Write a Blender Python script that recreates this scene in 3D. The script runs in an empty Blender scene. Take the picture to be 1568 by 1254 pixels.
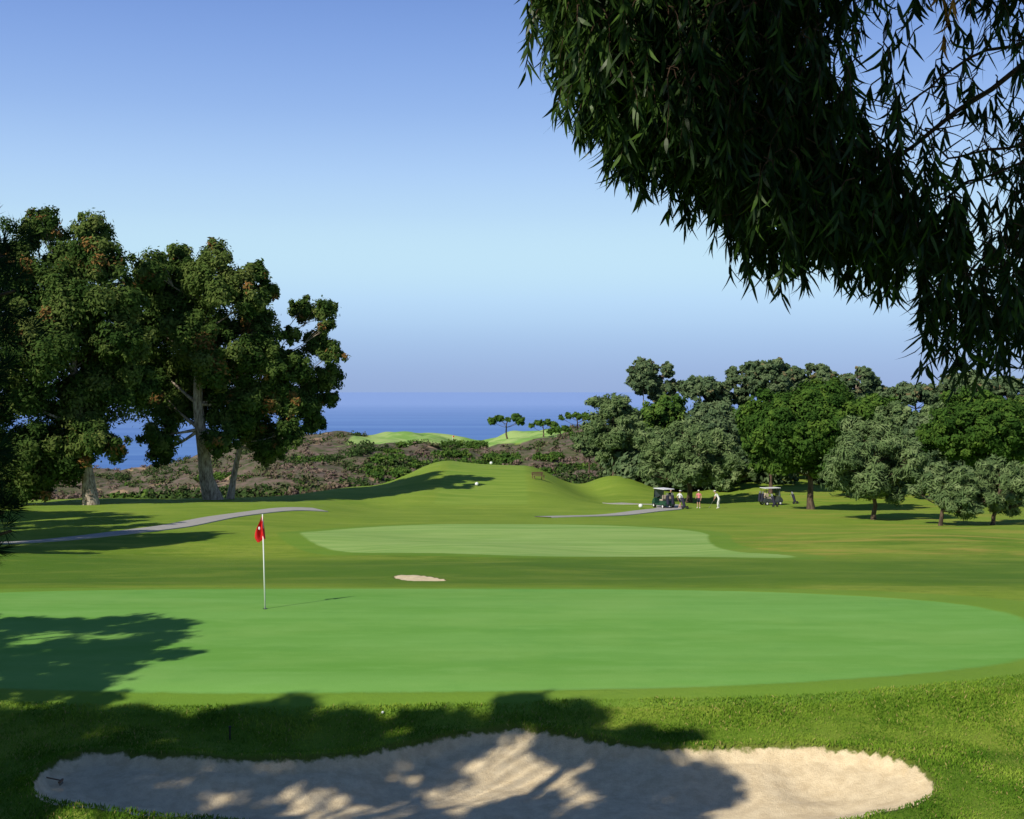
import bpy, math, random
import numpy as np
from mathutils import Vector
random.seed(5)
rng=np.random.default_rng(11)
F=1893.0
# ------------------------------------------------------------------ helpers
def sm(e0,e1,v):
    t=np.clip((np.asarray(v,float)-e0)/(e1-e0),0,1); return t*t*(3-2*t)
_tab=rng.random((256,256))
def vn(x,y,s=1.0,o=0):
    x=np.asarray(x,float)/s+o*17.3+500; y=np.asarray(y,float)/s+o*9.1+500
    xi=np.floor(x).astype(int); yi=np.floor(y).astype(int)
    fx=x-xi; fy=y-yi; fx=fx*fx*(3-2*fx); fy=fy*fy*(3-2*fy)
    a=_tab[xi%256,yi%256]; b=_tab[(xi+1)%256,yi%256]; c=_tab[xi%256,(yi+1)%256]; d=_tab[(xi+1)%256,(yi+1)%256]
    return (a*(1-fx)+b*fx)*(1-fy)+(c*(1-fx)+d*fx)*fy-.5
def sdpoly(X,Y,P,margin=5.0):
    P=np.array(P,float); n=len(P); shp=np.shape(X); X=np.ravel(X); Y=np.ravel(Y)
    out=np.full(X.shape,margin)
    k=(X>P[:,0].min()-margin)&(X<P[:,0].max()+margin)&(Y>P[:,1].min()-margin)&(Y<P[:,1].max()+margin)
    x=X[k]; y=Y[k]
    if len(x):
        best=np.full(x.shape,1e18); ins=np.zeros(x.shape,bool)
        for i in range(n):
            ax,ay=P[i]; bx,by=P[(i+1)%n]; ex,ey=bx-ax,by-ay
            t=np.clip(((x-ax)*ex+(y-ay)*ey)/(ex*ex+ey*ey),0,1)
            best=np.minimum(best,(x-ax-ex*t)**2+(y-ay-ey*t)**2)
            ins^=(((ay>y)!=(by>y))&(x<(bx-ax)*(y-ay)/((by-ay) if by!=ay else 1e-9)+ax))
        d=np.sqrt(best); out[k]=np.where(ins,-d,np.minimum(d,margin))
    return out.reshape(shp)
def chaikin(P,k=2):
    P=[tuple(p) for p in P]
    for _ in range(k):
        Q=[]
        for i in range(len(P)):
            a=P[i]; b=P[(i+1)%len(P)]
            Q.append((a[0]*.75+b[0]*.25,a[1]*.75+b[1]*.25)); Q.append((a[0]*.25+b[0]*.75,a[1]*.25+b[1]*.75))
        P=Q
    return P
BUNK=chaikin([(-6.65,17.4),(-6.5,18.0),(-6.1,18.35),(-5.1,18.0),(-3.84,18.0),(-2.7,18.2),(-1.8,18.7),(-1.05,19.15),(-.14,19.3),(.66,19.05),(1.6,18.65),(2.6,18.4),(3.56,18.45),(4.5,18.5),(5.2,18.25),(5.75,17.7),(5.8,16.8),(5.3,16.0),(4.55,15.4),(3,14.6),(0,14.2),(-3,14.9),(-4,15.45),(-4.8,15.6),(-5.8,15.95),(-6.4,16.4)])
BUNK2=chaikin([(-3.8,38.4),(-3.0,38.8),(-1.8,37.0),(-2.2,36.5),(-3.2,36.9)])
GREEN2=chaikin([(-13.3,78),(-12,70),(-9.5,64),(-7,59.5),(0,57),(6,56),(12.5,54.5),(13,57),(10.5,62),(11,70),(12.5,78),(8,84),(0,86),(-8,85.5)])
FAR=[(-46,322),(-44,430),(0,430),(16,400),(14,322),(2,312),(-8,326),(-22,330)]
def sdgreen(x,y):
    f=(np.abs((x+3)/14)**2.6+np.abs((y-26.05)/5.45)**2.6)**(1/2.6)
    return (f-1)*5.45
CY=[-60,-5,0,5,10,13,15,19.0,20.7,24,27.8,31.5,34,40,46,55,60,85,95,105,118,135,160,200,250,330]
CZ=[-1.4,-1.6,-1.75,-3.1,-4.5,-5.05,-5.35,-5.38,-4.97,-4.93,-4.9,-5.03,-5.35,-6.1,-6.65,-7.4,-7.9,-9.2,-9.9,-10.6,-11.4,-12.4,-13.8,-16,-18,-20]
LY=[0,84,95,105,118,130,160,200,330]; LZ=[-5,-9.2,-9.6,-10.0,-10.5,-11.6,-15,-19,-24]
RY=[0,118,135,150,170,200,330]; RZ=[-8,-11.4,-12.1,-12.5,-12.4,-11.6,-10]
RX=[-140,-102,-84,-67,-53,-39,-23,-8,11,29,55,137]; RZZ=[-27,-25.6,-21,-16.6,-14.9,-14.8,-14.6,-15.6,-12.7,-11,-9,-7]
_zy=np.arange(-80,700,.25)
def _s(Y,Z):
    z=np.interp(_zy,Y,Z); k=np.ones(7)/7; return np.convolve(np.pad(z,3,mode='edge'),k,'valid')
_cz,_lz,_rz=_s(CY,CZ),_s(LY,LZ),_s(RY,RZ)
def height(x,y):
    x=np.asarray(x,float); y=np.asarray(y,float)
    z=np.interp(y,_zy,_cz)
    wl=sm(-11,-20,x)*sm(80,100,y); z=z*(1-wl)+np.interp(y,_zy,_lz)*wl
    wr=sm(16,34,x)*sm(118,150,y); z=z*(1-wr)+np.interp(y,_zy,_rz)*wr
    w=sm(185,325,y)
    z=z*(1-w)+np.interp(x*330/np.maximum(y,185),RX,RZZ)*w
    z=z+4.1*sm(112,158,y)*(1-sm(176,205,y))*(1-sm(4.5,14,np.abs(x+3)))
    z=z+1.9*np.exp(-((x+17)/8)**2)*sm(115,150,y)*(1-sm(155,185,y))
    z=z+3.0*np.exp(-((x-13.8)/5.5)**2-((y-168)/16)**2)
    z=z+vn(x,y,9,1)*.45*sm(33,60,y)+vn(x,y,30,2)*.6*sm(45,120,y)
    z=z+vn(x,y,12,3)*3.8*sm(190,230,y)+vn(x,y,5,4)*1.2*sm(190,230,y)
    z=z+vn(x,y,3.3,5)*.16*(1-sm(20,21,y))+.09*vn(x,y,1.1,6)*(1-sm(19.5,20.5,y))+.05*vn(x,y,.45,7)*(1-sm(19.5,20.5,y))
    z=z+.25*np.exp(-((x+1.5)/5)**2-((y-44)/5)**2)+.2*np.exp(-((x-9)/4)**2-((y-38)/3)**2)
    sb=sdpoly(x,y,BUNK)
    z=z-(.13*sm(.05,-.09,sb)+.28*sm(0,-1.3,sb)-.07*sm(.5,.05,sb)*sm(-.1,.05,sb))
    z=z+np.where(sb<-.2,.06*vn(x,y,.35,11)+.08*vn(x,y,.8,12),0)
    sb2=sdpoly(x,y,BUNK2); z=z+.25*sm(.6,-.6,sb2)*sm(36.5,39.5,y)-.05*sm(.02,-.1,sb2)
    c=sm(398,470,y+vn(x,y,25,7)*25); z=z*(1-c)+(-112)*c
    return z
def hz(x,y): return float(height(np.array([x]),np.array([y]))[0])
# ------------------------------------------------------------------ materials
class NT:
    def __init__(s,name):
        s.m=bpy.data.materials.new(name); s.m.use_nodes=True; s.t=s.m.node_tree; s.t.nodes.clear()
        s.out=s.n('ShaderNodeOutputMaterial')
    def n(s,t,**k):
        a=s.t.nodes.new(t)
        for q,v in k.items(): setattr(a,q,v)
        return a
    def l(s,a,b): s.t.links.new(a,b)
    def set(s,sock,v):
        if isinstance(v,bpy.types.NodeSocket): s.l(v,sock)
        else: sock.default_value=v
    def noise(s,scale,vec=None,detail=4,rough=.6):
        a=s.n('ShaderNodeTexNoise'); a.inputs['Scale'].default_value=scale; a.inputs['Detail'].default_value=detail; a.inputs['Roughness'].default_value=rough
        s.l(vec if vec else s.pos(),a.inputs['Vector']); return a.outputs['Fac']
    def pos(s):
        if not hasattr(s,'_p'): s._p=s.n('ShaderNodeNewGeometry').outputs['Position']
        return s._p
    def sc(s,v):
        a=s.n('ShaderNodeVectorMath',operation='MULTIPLY'); s.l(s.pos(),a.inputs[0]); a.inputs[1].default_value=v; return a.outputs[0]
    def mix(s,f,a,b,mode='MIX'):
        m=s.n('ShaderNodeMix',data_type='RGBA',blend_type=mode)
        s.set(m.inputs[0],f)
        for i,v in ((6,a),(7,b)):
            if isinstance(v,tuple): v=v+(1,) if len(v)==3 else v
            s.set(m.inputs[i],v)
        return m.outputs[2]
    def ma(s,op,a,b=0,c=0):
        m=s.n('ShaderNodeMath',operation=op); s.set(m.inputs[0],a); s.set(m.inputs[1],b)
        if op=='MULTIPLY_ADD': s.set(m.inputs[2],c)
        return m.outputs[0]
    def mr(s,v,a,b,c=0,d=1,smooth=True):
        m=s.n('ShaderNodeMapRange'); m.interpolation_type='SMOOTHSTEP' if smooth else 'LINEAR'
        s.set(m.inputs[0],v); m.inputs[1].default_value=a; m.inputs[2].default_value=b; m.inputs[3].default_value=c; m.inputs[4].default_value=d; return m.outputs[0]
    def attr(s,name):
        a=s.n('ShaderNodeAttribute'); a.attribute_name=name; return a.outputs['Fac']
    def bsdf(s,col,rough=.8,spec=.3,bump=None,bstr=.3,bdist=.05,metal=0):
        b=s.n('ShaderNodeBsdfPrincipled')
        if isinstance(col,tuple): col=col+(1,)
        s.set(b.inputs['Base Color'],col); s.set(b.inputs['Roughness'],rough); b.inputs['Specular IOR Level'].default_value=spec; b.inputs['Metallic'].default_value=metal
        if bump is not None:
            u=s.n('ShaderNodeBump'); u.inputs['Strength'].default_value=bstr; u.inputs['Distance'].default_value=bdist
            s.l(bump,u.inputs['Height']); s.l(u.outputs[0],b.inputs['Normal'])
        s.l(b.outputs[0],s.out.inputs[0]); return b
def simple(name,col,rough=.6,spec=.3,var=.25,scale=12,metal=0):
    n=NT(name); f=n.noise(scale); c=tuple(v*(1-var) for v in col); d=tuple(min(1,v*(1+var)) for v in col)
    n.bsdf(n.mix(f,c,d),rough,spec,metal=metal); return n.m
def foliage(name,cols,dead=(.2,.09,.025),trans=.3,gloss=0,deadat=.93):
    n=NT(name); t=n.attr('tint'); r=n.n('ShaderNodeValToRGB'); e=r.color_ramp.elements
    e[0].position=0; e[0].color=cols[0]+(1,); e[1].position=deadat; e[1].color=cols[-1]+(1,)
    for i,c in enumerate(cols[1:-1]):
        q=e.new(deadat*(i+1)/(len(cols)-1)); q.color=c+(1,)
    q=e.new(min(deadat+.03,1)); q.color=dead+(1,)
    n.l(t,r.inputs[0])
    d=n.n('ShaderNodeBsdfDiffuse'); n.l(r.outputs[0],d.inputs[0]); o=d.outputs[0]
    if trans:
        tr=n.n('ShaderNodeBsdfTranslucent'); n.l(n.mix(.4,r.outputs[0],(.12,.2,.02)),tr.inputs[0])
        m=n.n('ShaderNodeMixShader'); m.inputs[0].default_value=trans; n.l(o,m.inputs[1]); n.l(tr.outputs[0],m.inputs[2]); o=m.outputs[0]
    if gloss:
        g=n.n('ShaderNodeBsdfGlossy'); g.inputs['Roughness'].default_value=.4; g.inputs[0].default_value=(.8,.85,.7,1)
        m2=n.n('ShaderNodeMixShader'); m2.inputs[0].default_value=gloss; n.l(o,m2.inputs[1]); n.l(g.outputs[0],m2.inputs[2]); o=m2.outputs[0]
    n.l(o,n.out.inputs[0])
    return n.m
M={}
M['euc']=foliage('eucalyptus_leaves',[(.020,.045,.011),(.048,.088,.02),(.09,.135,.032),(.15,.18,.05)],dead=(.24,.13,.045),trans=.15)
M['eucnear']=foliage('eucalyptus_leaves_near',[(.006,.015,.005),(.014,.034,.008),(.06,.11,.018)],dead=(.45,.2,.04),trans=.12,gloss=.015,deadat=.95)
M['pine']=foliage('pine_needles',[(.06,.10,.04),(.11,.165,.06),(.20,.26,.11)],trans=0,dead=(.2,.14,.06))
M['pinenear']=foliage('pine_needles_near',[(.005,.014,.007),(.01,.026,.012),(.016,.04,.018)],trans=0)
M['broad']=foliage('broadleaf_leaves',[(.02,.05,.01),(.05,.105,.018),(.11,.18,.03)],trans=.1,deadat=.98)
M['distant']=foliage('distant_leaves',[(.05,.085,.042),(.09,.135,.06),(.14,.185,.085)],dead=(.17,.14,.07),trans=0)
M['chap']=foliage('chaparral_leaves',[(.025,.05,.016),(.06,.10,.03),(.12,.10,.06),(.20,.14,.12)],dead=(.09,.16,.035),trans=0,deadat=.85)
M['bush']=foliage('bush_leaves',[(.03,.07,.016),(.06,.12,.022),(.12,.18,.035)],trans=0)
M['blade']=foliage('grass_blades',[(.07,.16,.013),(.16,.28,.025),(.28,.38,.05)],dead=(.38,.32,.11),trans=.2,deadat=.94)
def barkmat(name,a,b,sc=(3,3,.7)):
    n=NT(name); f=n.noise(2.2,n.sc(sc),6,.7); n.bsdf(n.mix(n.mr(f,.35,.65),a,b),.85,.2,bump=f,bstr=.6,bdist=.06); return n.m
M['bark']=barkmat('eucalyptus_bark',(.14,.10,.07),(.5,.42,.33))
M['barkd']=barkmat('pine_bark',(.05,.035,.025),(.16,.11,.075))
M['twig']=barkmat('twig_bark',(.03,.02,.012),(.09,.05,.03),(20,20,20))
# ------------------------------------------------------------------ mesh builder (quads)
TOT=0
class MB:
    def __init__(s): s.v=[];s.f=[];s.mi=[];s.t=[];s.n=0
    def add(s,v,f,mi,t=None):
        v=np.asarray(v,np.float32).reshape(-1,3); f=np.asarray(f,np.int32).reshape(-1,4)
        s.v.append(v); s.f.append(f+s.n); s.n+=len(v); s.mi.append(np.full(len(f),mi)); s.t.append(np.zeros(len(f)) if t is None else np.asarray(t,float))
    def tube(s,pts,rad,mi=0,sides=8,jit=0):
        pts=np.array(pts,float); n=len(pts); rad=np.array(rad,float)
        d=np.gradient(pts,axis=0); d/=np.linalg.norm(d,axis=1)[:,None]+1e-9
        ref=np.array([0,0,1.]) if abs(d[:,2]).mean()<.8 else np.array([1.,0,0])
        u=np.cross(d,ref); u/=np.linalg.norm(u,axis=1)[:,None]+1e-9; w=np.cross(d,u)
        a=np.linspace(0,2*np.pi,sides,endpoint=False)
        rr=rad[:,None]*(1+jit*(rng.random((n,sides))-.5))
        V=pts[:,None,:]+rr[...,None]*(np.cos(a)[None,:,None]*u[:,None,:]+np.sin(a)[None,:,None]*w[:,None,:])
        i=np.arange(n-1)[:,None]*sides; j=np.arange(sides)[None,:]; k=(j+1)%sides
        f=np.stack([i+j,i+k,i+sides+k,i+sides+j],-1)
        s.add(V,f,mi)
    def leaves(s,c,nrm,size,tint,aspect=.55,mi=1,dirs=None):
        N=len(c)
        nrm=nrm/(np.linalg.norm(nrm,axis=1)[:,None]+1e-9)
        r=rng.normal(size=(N,3)) if dirs is None else dirs
        u=r-nrm*(r*nrm).sum(1)[:,None]; u/=np.linalg.norm(u,axis=1)[:,None]+1e-9
        w=np.cross(nrm,u); sz=np.asarray(size)[:,None]*np.ones((N,1))
        V=np.stack([c-u*sz,c+w*sz*aspect,c+u*sz,c-w*sz*aspect],1)
        s.add(V,np.arange(4*N).reshape(N,4),mi,tint)
    def obj(s,name,mats,smooth_mi=(0,)):
        global TOT
        v=np.concatenate(s.v); f=np.concatenate(s.f); mi=np.concatenate(s.mi); t=np.concatenate(s.t); TOT+=len(f)
        me=bpy.data.meshes.new(name); me.vertices.add(len(v)); me.vertices.foreach_set('co',v.ravel())
        me.loops.add(f.size); me.loops.foreach_set('vertex_index',f.ravel().astype(np.int32))
        me.polygons.add(len(f)); me.polygons.foreach_set('loop_start',np.arange(0,f.size,4,dtype=np.int32))
        me.polygons.foreach_set('material_index',mi.astype(np.int32))
        me.polygons.foreach_set('use_smooth',np.isin(mi,smooth_mi))
        a=me.attributes.new('tint','FLOAT','FACE'); a.data.foreach_set('value',t.astype(np.float32))
        for m in mats: me.materials.append(m)
        me.update(calc_edges=True)
        o=bpy.data.objects.new(name,me); bpy.context.scene.collection.objects.link(o); return o
def unit(n):
    v=rng.normal(size=(n,3)); return v/np.linalg.norm(v,axis=1)[:,None]
def puff_leaves(mb,puffs,dens,ls,aspect=.55,mi=1,sub=.30,droop=0,jit=.6,flat=1.0,tvar=.22,deadp=.0,reach=1.08,tmean=.45):
    for (x,y,z,r) in puffs:
        ns=max(8,int(24*min(1.6,r/1.5+.4))); N=int(dens*r*r)
        d=unit(ns); d[:,2]*=.9
        sc=np.array([x,y,z])+d*np.array([1,1,flat])*r*rng.uniform(.3,reach,ns)[:,None]
        rs=r*sub*rng.uniform(.6,1.45,ns); st=np.clip(rng.normal(tmean,tvar,ns),0.02,.85)
        st[rng.random(ns)<deadp]=.99
        k=rng.integers(0,ns,N); e=unit(N); rad=rng.random(N)**.4*np.where(rng.random(N)<.12,1.5,1)
        c=sc[k]+e*np.array([1,1,.75*flat])*(rs[k]*rad)[:,None]; c[:,2]-=droop*rng.random(N)**2*rs[k]
        nr=.6*e+.4*d[k]+jit*rng.normal(size=(N,3))*.6+np.array([-.1,-.1,.3])
        t=np.clip(st[k]+rng.normal(0,.1,N),0,.84 if mi==0 else .9); t[st[k]>.95]=np.where(rng.random((st[k]>.95).sum())<.6,.99,.5)
        mb.leaves(c,nr,ls*rng.uniform(.6,1.3,N),t,aspect,mi)
def tree(name,bx,by,puffs,tr,dens,ls,leafmat,barkm,aspect=.55,stems=1,lean=(0,0),lf=.75,limbk=1.0,**kw):
    mb=MB(); P=np.array(puffs); g=hz(bx,by)
    cz=P[:,2]; top=np.array([P[:,0].mean()*.6+bx*.4,P[:,1].mean()*.6+by*.4,cz.max()*lf+cz.min()*(1-lf)])
    trunks=[]
    for s in range(stems):
        off=np.array([ (s-(stems-1)/2)*tr*2.2, rng.normal()*tr,0]) if stems>1 else np.zeros(3)
        tp=top+off*np.array([6,4,0]); base=np.array([bx,by,g-.25])+off*.8
        ts=np.linspace(0,1,9); pts=base+(tp-base)*ts[:,None]
        wob=(rng.normal(size=2)*.6+np.array(lean)); pts[:,0]+=np.sin(ts*np.pi)*wob[0]*tr*2; pts[:,1]+=np.sin(ts*np.pi)*wob[1]*tr*2
        pts[1:-1,:2]+=rng.normal(size=(7,2))*tr*.25
        rad=tr*(1-.75*ts); rad[0]*=1.4; rad[1]*=1.05
        mb.tube(pts,rad,0,10,.15); trunks.append(pts)
    for (x,y,z,r) in puffs:
        pts=trunks[np.argmin([abs(t[-1][0]-x) for t in trunks])]
        hgt=pts[:,2]; zz=z-.45*math.hypot(x-bx,y-by)-r*.5; i=int(np.clip(np.searchsorted(hgt,zz),3,8)); a=pts[i]
        b=np.array([x,y,z]); m=(a+b)/2; m[2]-=.12*np.linalg.norm(b-a); m+=rng.normal(size=3)*.15*r
        tt=np.linspace(0,1,6)[:,None]; q=(1-tt)**2*a+2*tt*(1-tt)*m+tt*tt*b
        r0=max(tr*.14,tr*(1-.75*i/8)*.42)*limbk; mb.tube(q,np.linspace(r0,.03,6),0,6)
        for _ in range(3):
            e=b+unit(1)[0]*r*.7; mb.tube([q[3],(q[3]+e)/2+[0,0,.1*r],e],[r0*.4,r0*.25,.02],0,5)
    puff_leaves(mb,puffs,dens,ls,aspect,**kw)
    return mb.obj(name,[barkm,leafmat])
def survey(lst,d,spread=1.0,rk=1.0):
    k=F/d; out=[]
    for a,b,r in lst: out.append(((a-784)/k, d+rng.uniform(-1,1)*spread, (598-b)/k, r/k*rk))
    return out
# ------------------------------------------------------------------ ground
ys=[-40.]
while ys[-1]<620:
    y=ys[-1]; ys.append(y+(.8 if y<10.5 else .11 if y<32 else min(2.6,.13+(y-32)*.012)))
ys=np.array(ys); b=np.concatenate([-np.geomspace(3.2,.5,40)[:-1],np.linspace(-.5,.5,420),np.geomspace(.5,3.2,40)[1:]])
Xg=b[None,:]*(ys[:,None]+45); Yg=np.repeat(ys[:,None],len(b),1); Zg=height(Xg,Yg)
R,C=Xg.shape; V=np.stack([Xg,Yg,Zg],-1).reshape(-1,3)
i=np.arange(R-1)[:,None]*C; j=np.arange(C-1)[None,:]; Fc=np.stack([i+j,i+j+1,i+C+j+1,i+C+j],-1).reshape(-1,4)
gb=MB(); gb.add(V,Fc,0); ground=gb.obj('ground',[])
x,y=V[:,0],V[:,1]
YCX=[-400,-60,-20,-14,18,24,60,400]; YCY=[120,126,138,183,188,215,240,260]
chap=np.interp(x,YCX,YCY)-y
fg=sdpoly(x,y,FAR); chap=np.maximum(chap,-fg)
for nm,val in (('sd_green',sdgreen(x,y)),('sd_bunker',np.minimum(sdpoly(x,y,BUNK),sdpoly(x,y,BUNK2))),('sd_green_b',sdpoly(x,y,GREEN2)),('sd_chap',chap),('sd_far',fg),
               ('a_tee',np.maximum(np.abs(x+3)-4.6,np.abs(y-147)-27)),('a_right',x/np.maximum(y,30))):
    a=ground.data.attributes.new(nm,'FLOAT','POINT'); a.data.foreach_set('value',val.astype(np.float32))
n=NT('turf_and_sand')
st=n.noise(1.0,n.sc((.12,.9,.5)),2); big=n.noise(.11,None,3); mid=n.noise(.9,None,4); fine=n.noise(14,None,4,.75); vf=n.noise(55,None,2,.8)
patch=n.noise(.35,n.sc((.5,1.0,.5)),4,.65); m2=n.noise(3.2,n.sc((.5,1.2,1)),4,.7)
rough=n.mix(n.mr(big,.35,.65),(.12,.225,.018),(.23,.33,.035)); rough=n.mix(n.ma('MULTIPLY',n.mr(st,.35,.7),.5),rough,(.15,.255,.022))
rough=n.mix(n.ma('MULTIPLY',n.mr(patch,.48,.66),.7),rough,(.32,.38,.055))
rough=n.mix(n.ma('MULTIPLY',n.mr(mid,.5,.75),.4),rough,(.27,.34,.055))
rough=n.mix(n.ma('MULTIPLY',n.mr(m2,.5,.72),.5),rough,(.07,.16,.015))
ysep=n.n('ShaderNodeSeparateXYZ'); n.l(n.pos(),ysep.inputs[0]); Y=ysep.outputs[1]
dry=n.ma('MULTIPLY',n.mr(n.noise(.7,n.sc((.2,.6,.5)),4),.48,.62),n.mr(n.attr('a_right'),.12,.24))
dry=n.ma('MULTIPLY',dry,n.mr(Y,48,62)); rough=n.mix(n.ma('MULTIPLY',dry,.65),rough,(.46,.34,.08))
fair=n.mix(n.mr(st,.3,.7),(.19,.30,.035),(.28,.37,.055)); rough=n.mix(n.ma('MULTIPLY',n.mr(Y,62,84),.5),rough,fair)
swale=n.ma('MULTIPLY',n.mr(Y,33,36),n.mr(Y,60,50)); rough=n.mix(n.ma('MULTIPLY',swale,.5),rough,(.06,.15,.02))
rough=n.mix(n.ma('MULTIPLY',n.mr(fine,.3,.75),.5),rough,n.mix(.45,rough,(.03,.08,.008)))
rough=n.mix(n.ma('MULTIPLY',n.mr(vf,.45,.8),.35),rough,(.30,.37,.08))
g1=n.mix(n.mr(st,.25,.75),(.14,.335,.055),(.185,.39,.085)); g1=n.mix(n.ma('MULTIPLY',n.mr(n.noise(2.2,n.sc((.35,1.0,1)),4),.45,.75),.35),g1,(.24,.45,.12))
g1=n.mix(n.ma('MULTIPLY',n.mr(patch,.42,.7),.45),g1,(.24,.42,.10))
g1=n.mix(n.ma('MULTIPLY',n.mr(mid,.5,.75),.3),g1,(.12,.31,.06))
g1=n.mix(n.ma('MULTIPLY',n.mr(vf,.3,.8),.3),g1,(.10,.24,.035))
def mask(at,w,amt=0,sc=3):
    v=n.attr(at)
    if amt: v=n.ma('ADD',v,n.ma('MULTIPLY',n.ma('SUBTRACT',n.noise(sc,None,3),.5),amt))
    return n.mr(v,-w,w,1,0)
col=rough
collar=n.mr(n.attr('sd_green'),.7,.85,1,0); col=n.mix(n.ma('MULTIPLY',collar,.7),col,(.17,.31,.04))
col=n.mix(mask('sd_green',.06,.12),col,g1)
g2=n.mix(n.mr(st,.3,.7),(.22,.38,.085),(.32,.46,.13)); g2=n.mix(n.ma('MULTIPLY',n.mr(patch,.45,.65),.4),g2,(.35,.5,.15))
col=n.mix(n.ma('MULTIPLY',n.mr(n.attr('sd_green_b'),1.2,1.5,1,0),.6),col,(.14,.28,.035))
col=n.mix(mask('sd_green_b',.15,.3),col,g2)
col=n.mix(n.ma('MULTIPLY',mask('a_tee',.3,.3),.75),col,n.mix(n.mr(st,.35,.65),(.16,.28,.035),(.25,.35,.055)))
ch=n.mix(n.mr(n.noise(.35,None,5,.7),.35,.65),(.07,.09,.035),(.18,.13,.11)); ch=n.mix(n.mr(n.noise(.12,None,3),.6,.7),ch,(.36,.25,.16))
col=n.mix(mask('sd_chap',.6,6,.25),col,ch)
col=n.mix(mask('sd_far',.8,3,.3),col,n.mix(n.mr(n.noise(.12,None,3),.4,.6),(.2,.36,.08),(.34,.46,.15)))
sn=n.noise(5,None,5,.7); sand=n.mix(n.mr(sn,.3,.7),(.66,.52,.32),(.84,.69,.45)); sand=n.mix(n.ma('MULTIPLY',n.mr(vf,.5,.75),.4),sand,(.48,.37,.22))
bm=mask('sd_bunker',.025,.12,9)
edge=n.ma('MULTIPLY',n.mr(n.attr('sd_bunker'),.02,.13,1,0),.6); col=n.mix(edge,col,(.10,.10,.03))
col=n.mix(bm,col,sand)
hb=n.ma('ADD',n.ma('MULTIPLY',fine,.6),n.ma('MULTIPLY',vf,.5))
gm=n.mr(n.attr('sd_green'),-.1,.1,.15,1)
hb=n.ma('MULTIPLY',hb,gm)
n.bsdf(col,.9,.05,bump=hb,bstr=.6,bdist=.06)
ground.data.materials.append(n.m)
# ------------------------------------------------------------------ sea
yy=np.concatenate([[300.],np.geomspace(420,70000,60)]); xx=np.concatenate([-np.geomspace(60000,100,36),[0],np.geomspace(100,60000,36)])
XX,YY=np.meshgrid(xx,yy); C=len(xx); i=np.arange(len(yy)-1)[:,None]*C; j=np.arange(C-1)[None,:]
sb=MB(); sb.add(np.stack([XX,YY,np.full(XX.shape,-100.)],-1),np.stack([i+j,i+j+1,i+C+j+1,i+C+j],-1),0)
n=NT('ocean_water'); s1=n.noise(1,n.sc((.0006,.004,1)),5,.65); s2=n.noise(1,n.sc((.004,.03,1)),3,.6)
c=n.mix(n.mr(s1,.35,.7),(.075,.18,.46),(.12,.25,.54)); c=n.mix(n.ma('MULTIPLY',n.mr(s2,.5,.75),.35),c,(.18,.33,.62))
ysep=n.n('ShaderNodeSeparateXYZ'); n.l(n.pos(),ysep.inputs[0]); c=n.mix(n.mr(ysep.outputs[1],1500,9000,0,.92,False),c,(.27,.40,.72))  # sea haze painted into the base colour, paler with distance
d=n.n('ShaderNodeBsdfDiffuse'); n.l(c,d.inputs[0]); g=n.n('ShaderNodeBsdfGlossy'); g.inputs['Roughness'].default_value=.35; m=n.n('ShaderNodeMixShader'); m.inputs[0].default_value=.06
n.l(d.outputs[0],m.inputs[1]); n.l(g.outputs[0],m.inputs[2]); n.l(m.outputs[0],n.out.inputs[0])
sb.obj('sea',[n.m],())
# ------------------------------------------------------------------ cart path
def path(name,pts,w,mat):
    P=np.array(pts,float)
    for _ in range(3):
        Q=[P[0]]
        for a,c in zip(P[:-1],P[1:]): Q+= [a*.75+c*.25,a*.25+c*.75]
        Q.append(P[-1]); P=np.array(Q)
    L=np.concatenate([[0],np.cumsum(np.linalg.norm(np.diff(P,axis=0),axis=1))]); s=np.arange(0,L[-1],.5)
    P=np.stack([np.interp(s,L,P[:,0]),np.interp(s,L,P[:,1])],1); d=np.gradient(P,axis=0); d/=np.linalg.norm(d,axis=1)[:,None]; nn=np.stack([-d[:,1],d[:,0]],1)
    o=np.linspace(-w/2,w/2,5); XY=P[:,None]+nn[:,None]*o[None,:,None]; Z=height(XY[...,0],XY[...,1])+.06
    rows=np.concatenate([XY,Z[...,None]],-1); e0=rows[:,:1].copy(); e0[...,2]-=.25; e1=rows[:,-1:].copy(); e1[...,2]-=.25
    rows=np.concatenate([e0,rows,e1],1); n_,c_=rows.shape[:2]
    i=np.arange(n_-1)[:,None]*c_; j=np.arange(c_-1)[None,:]
    mb=MB(); mb.add(rows,np.stack([i+j,i+j+1,i+c_+j+1,i+c_+j],-1),0); return mb.obj(name,[mat],())
conc=simple('path_concrete',(.38,.36,.33),.8,.2,.2,2)
path('cart_path',[(-36,60),(-29,67),(-25,72),(-22.8,77.5),(-21.6,85),(-21,94),(-19,101),(-16,104)],2.2,conc)
path('cart_path',[(2.5,100),(6,102),(9.5,106),(13,112),(15.6,119),(15.4,126),(13.4,132),(11,136)],2.6,conc)
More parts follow.
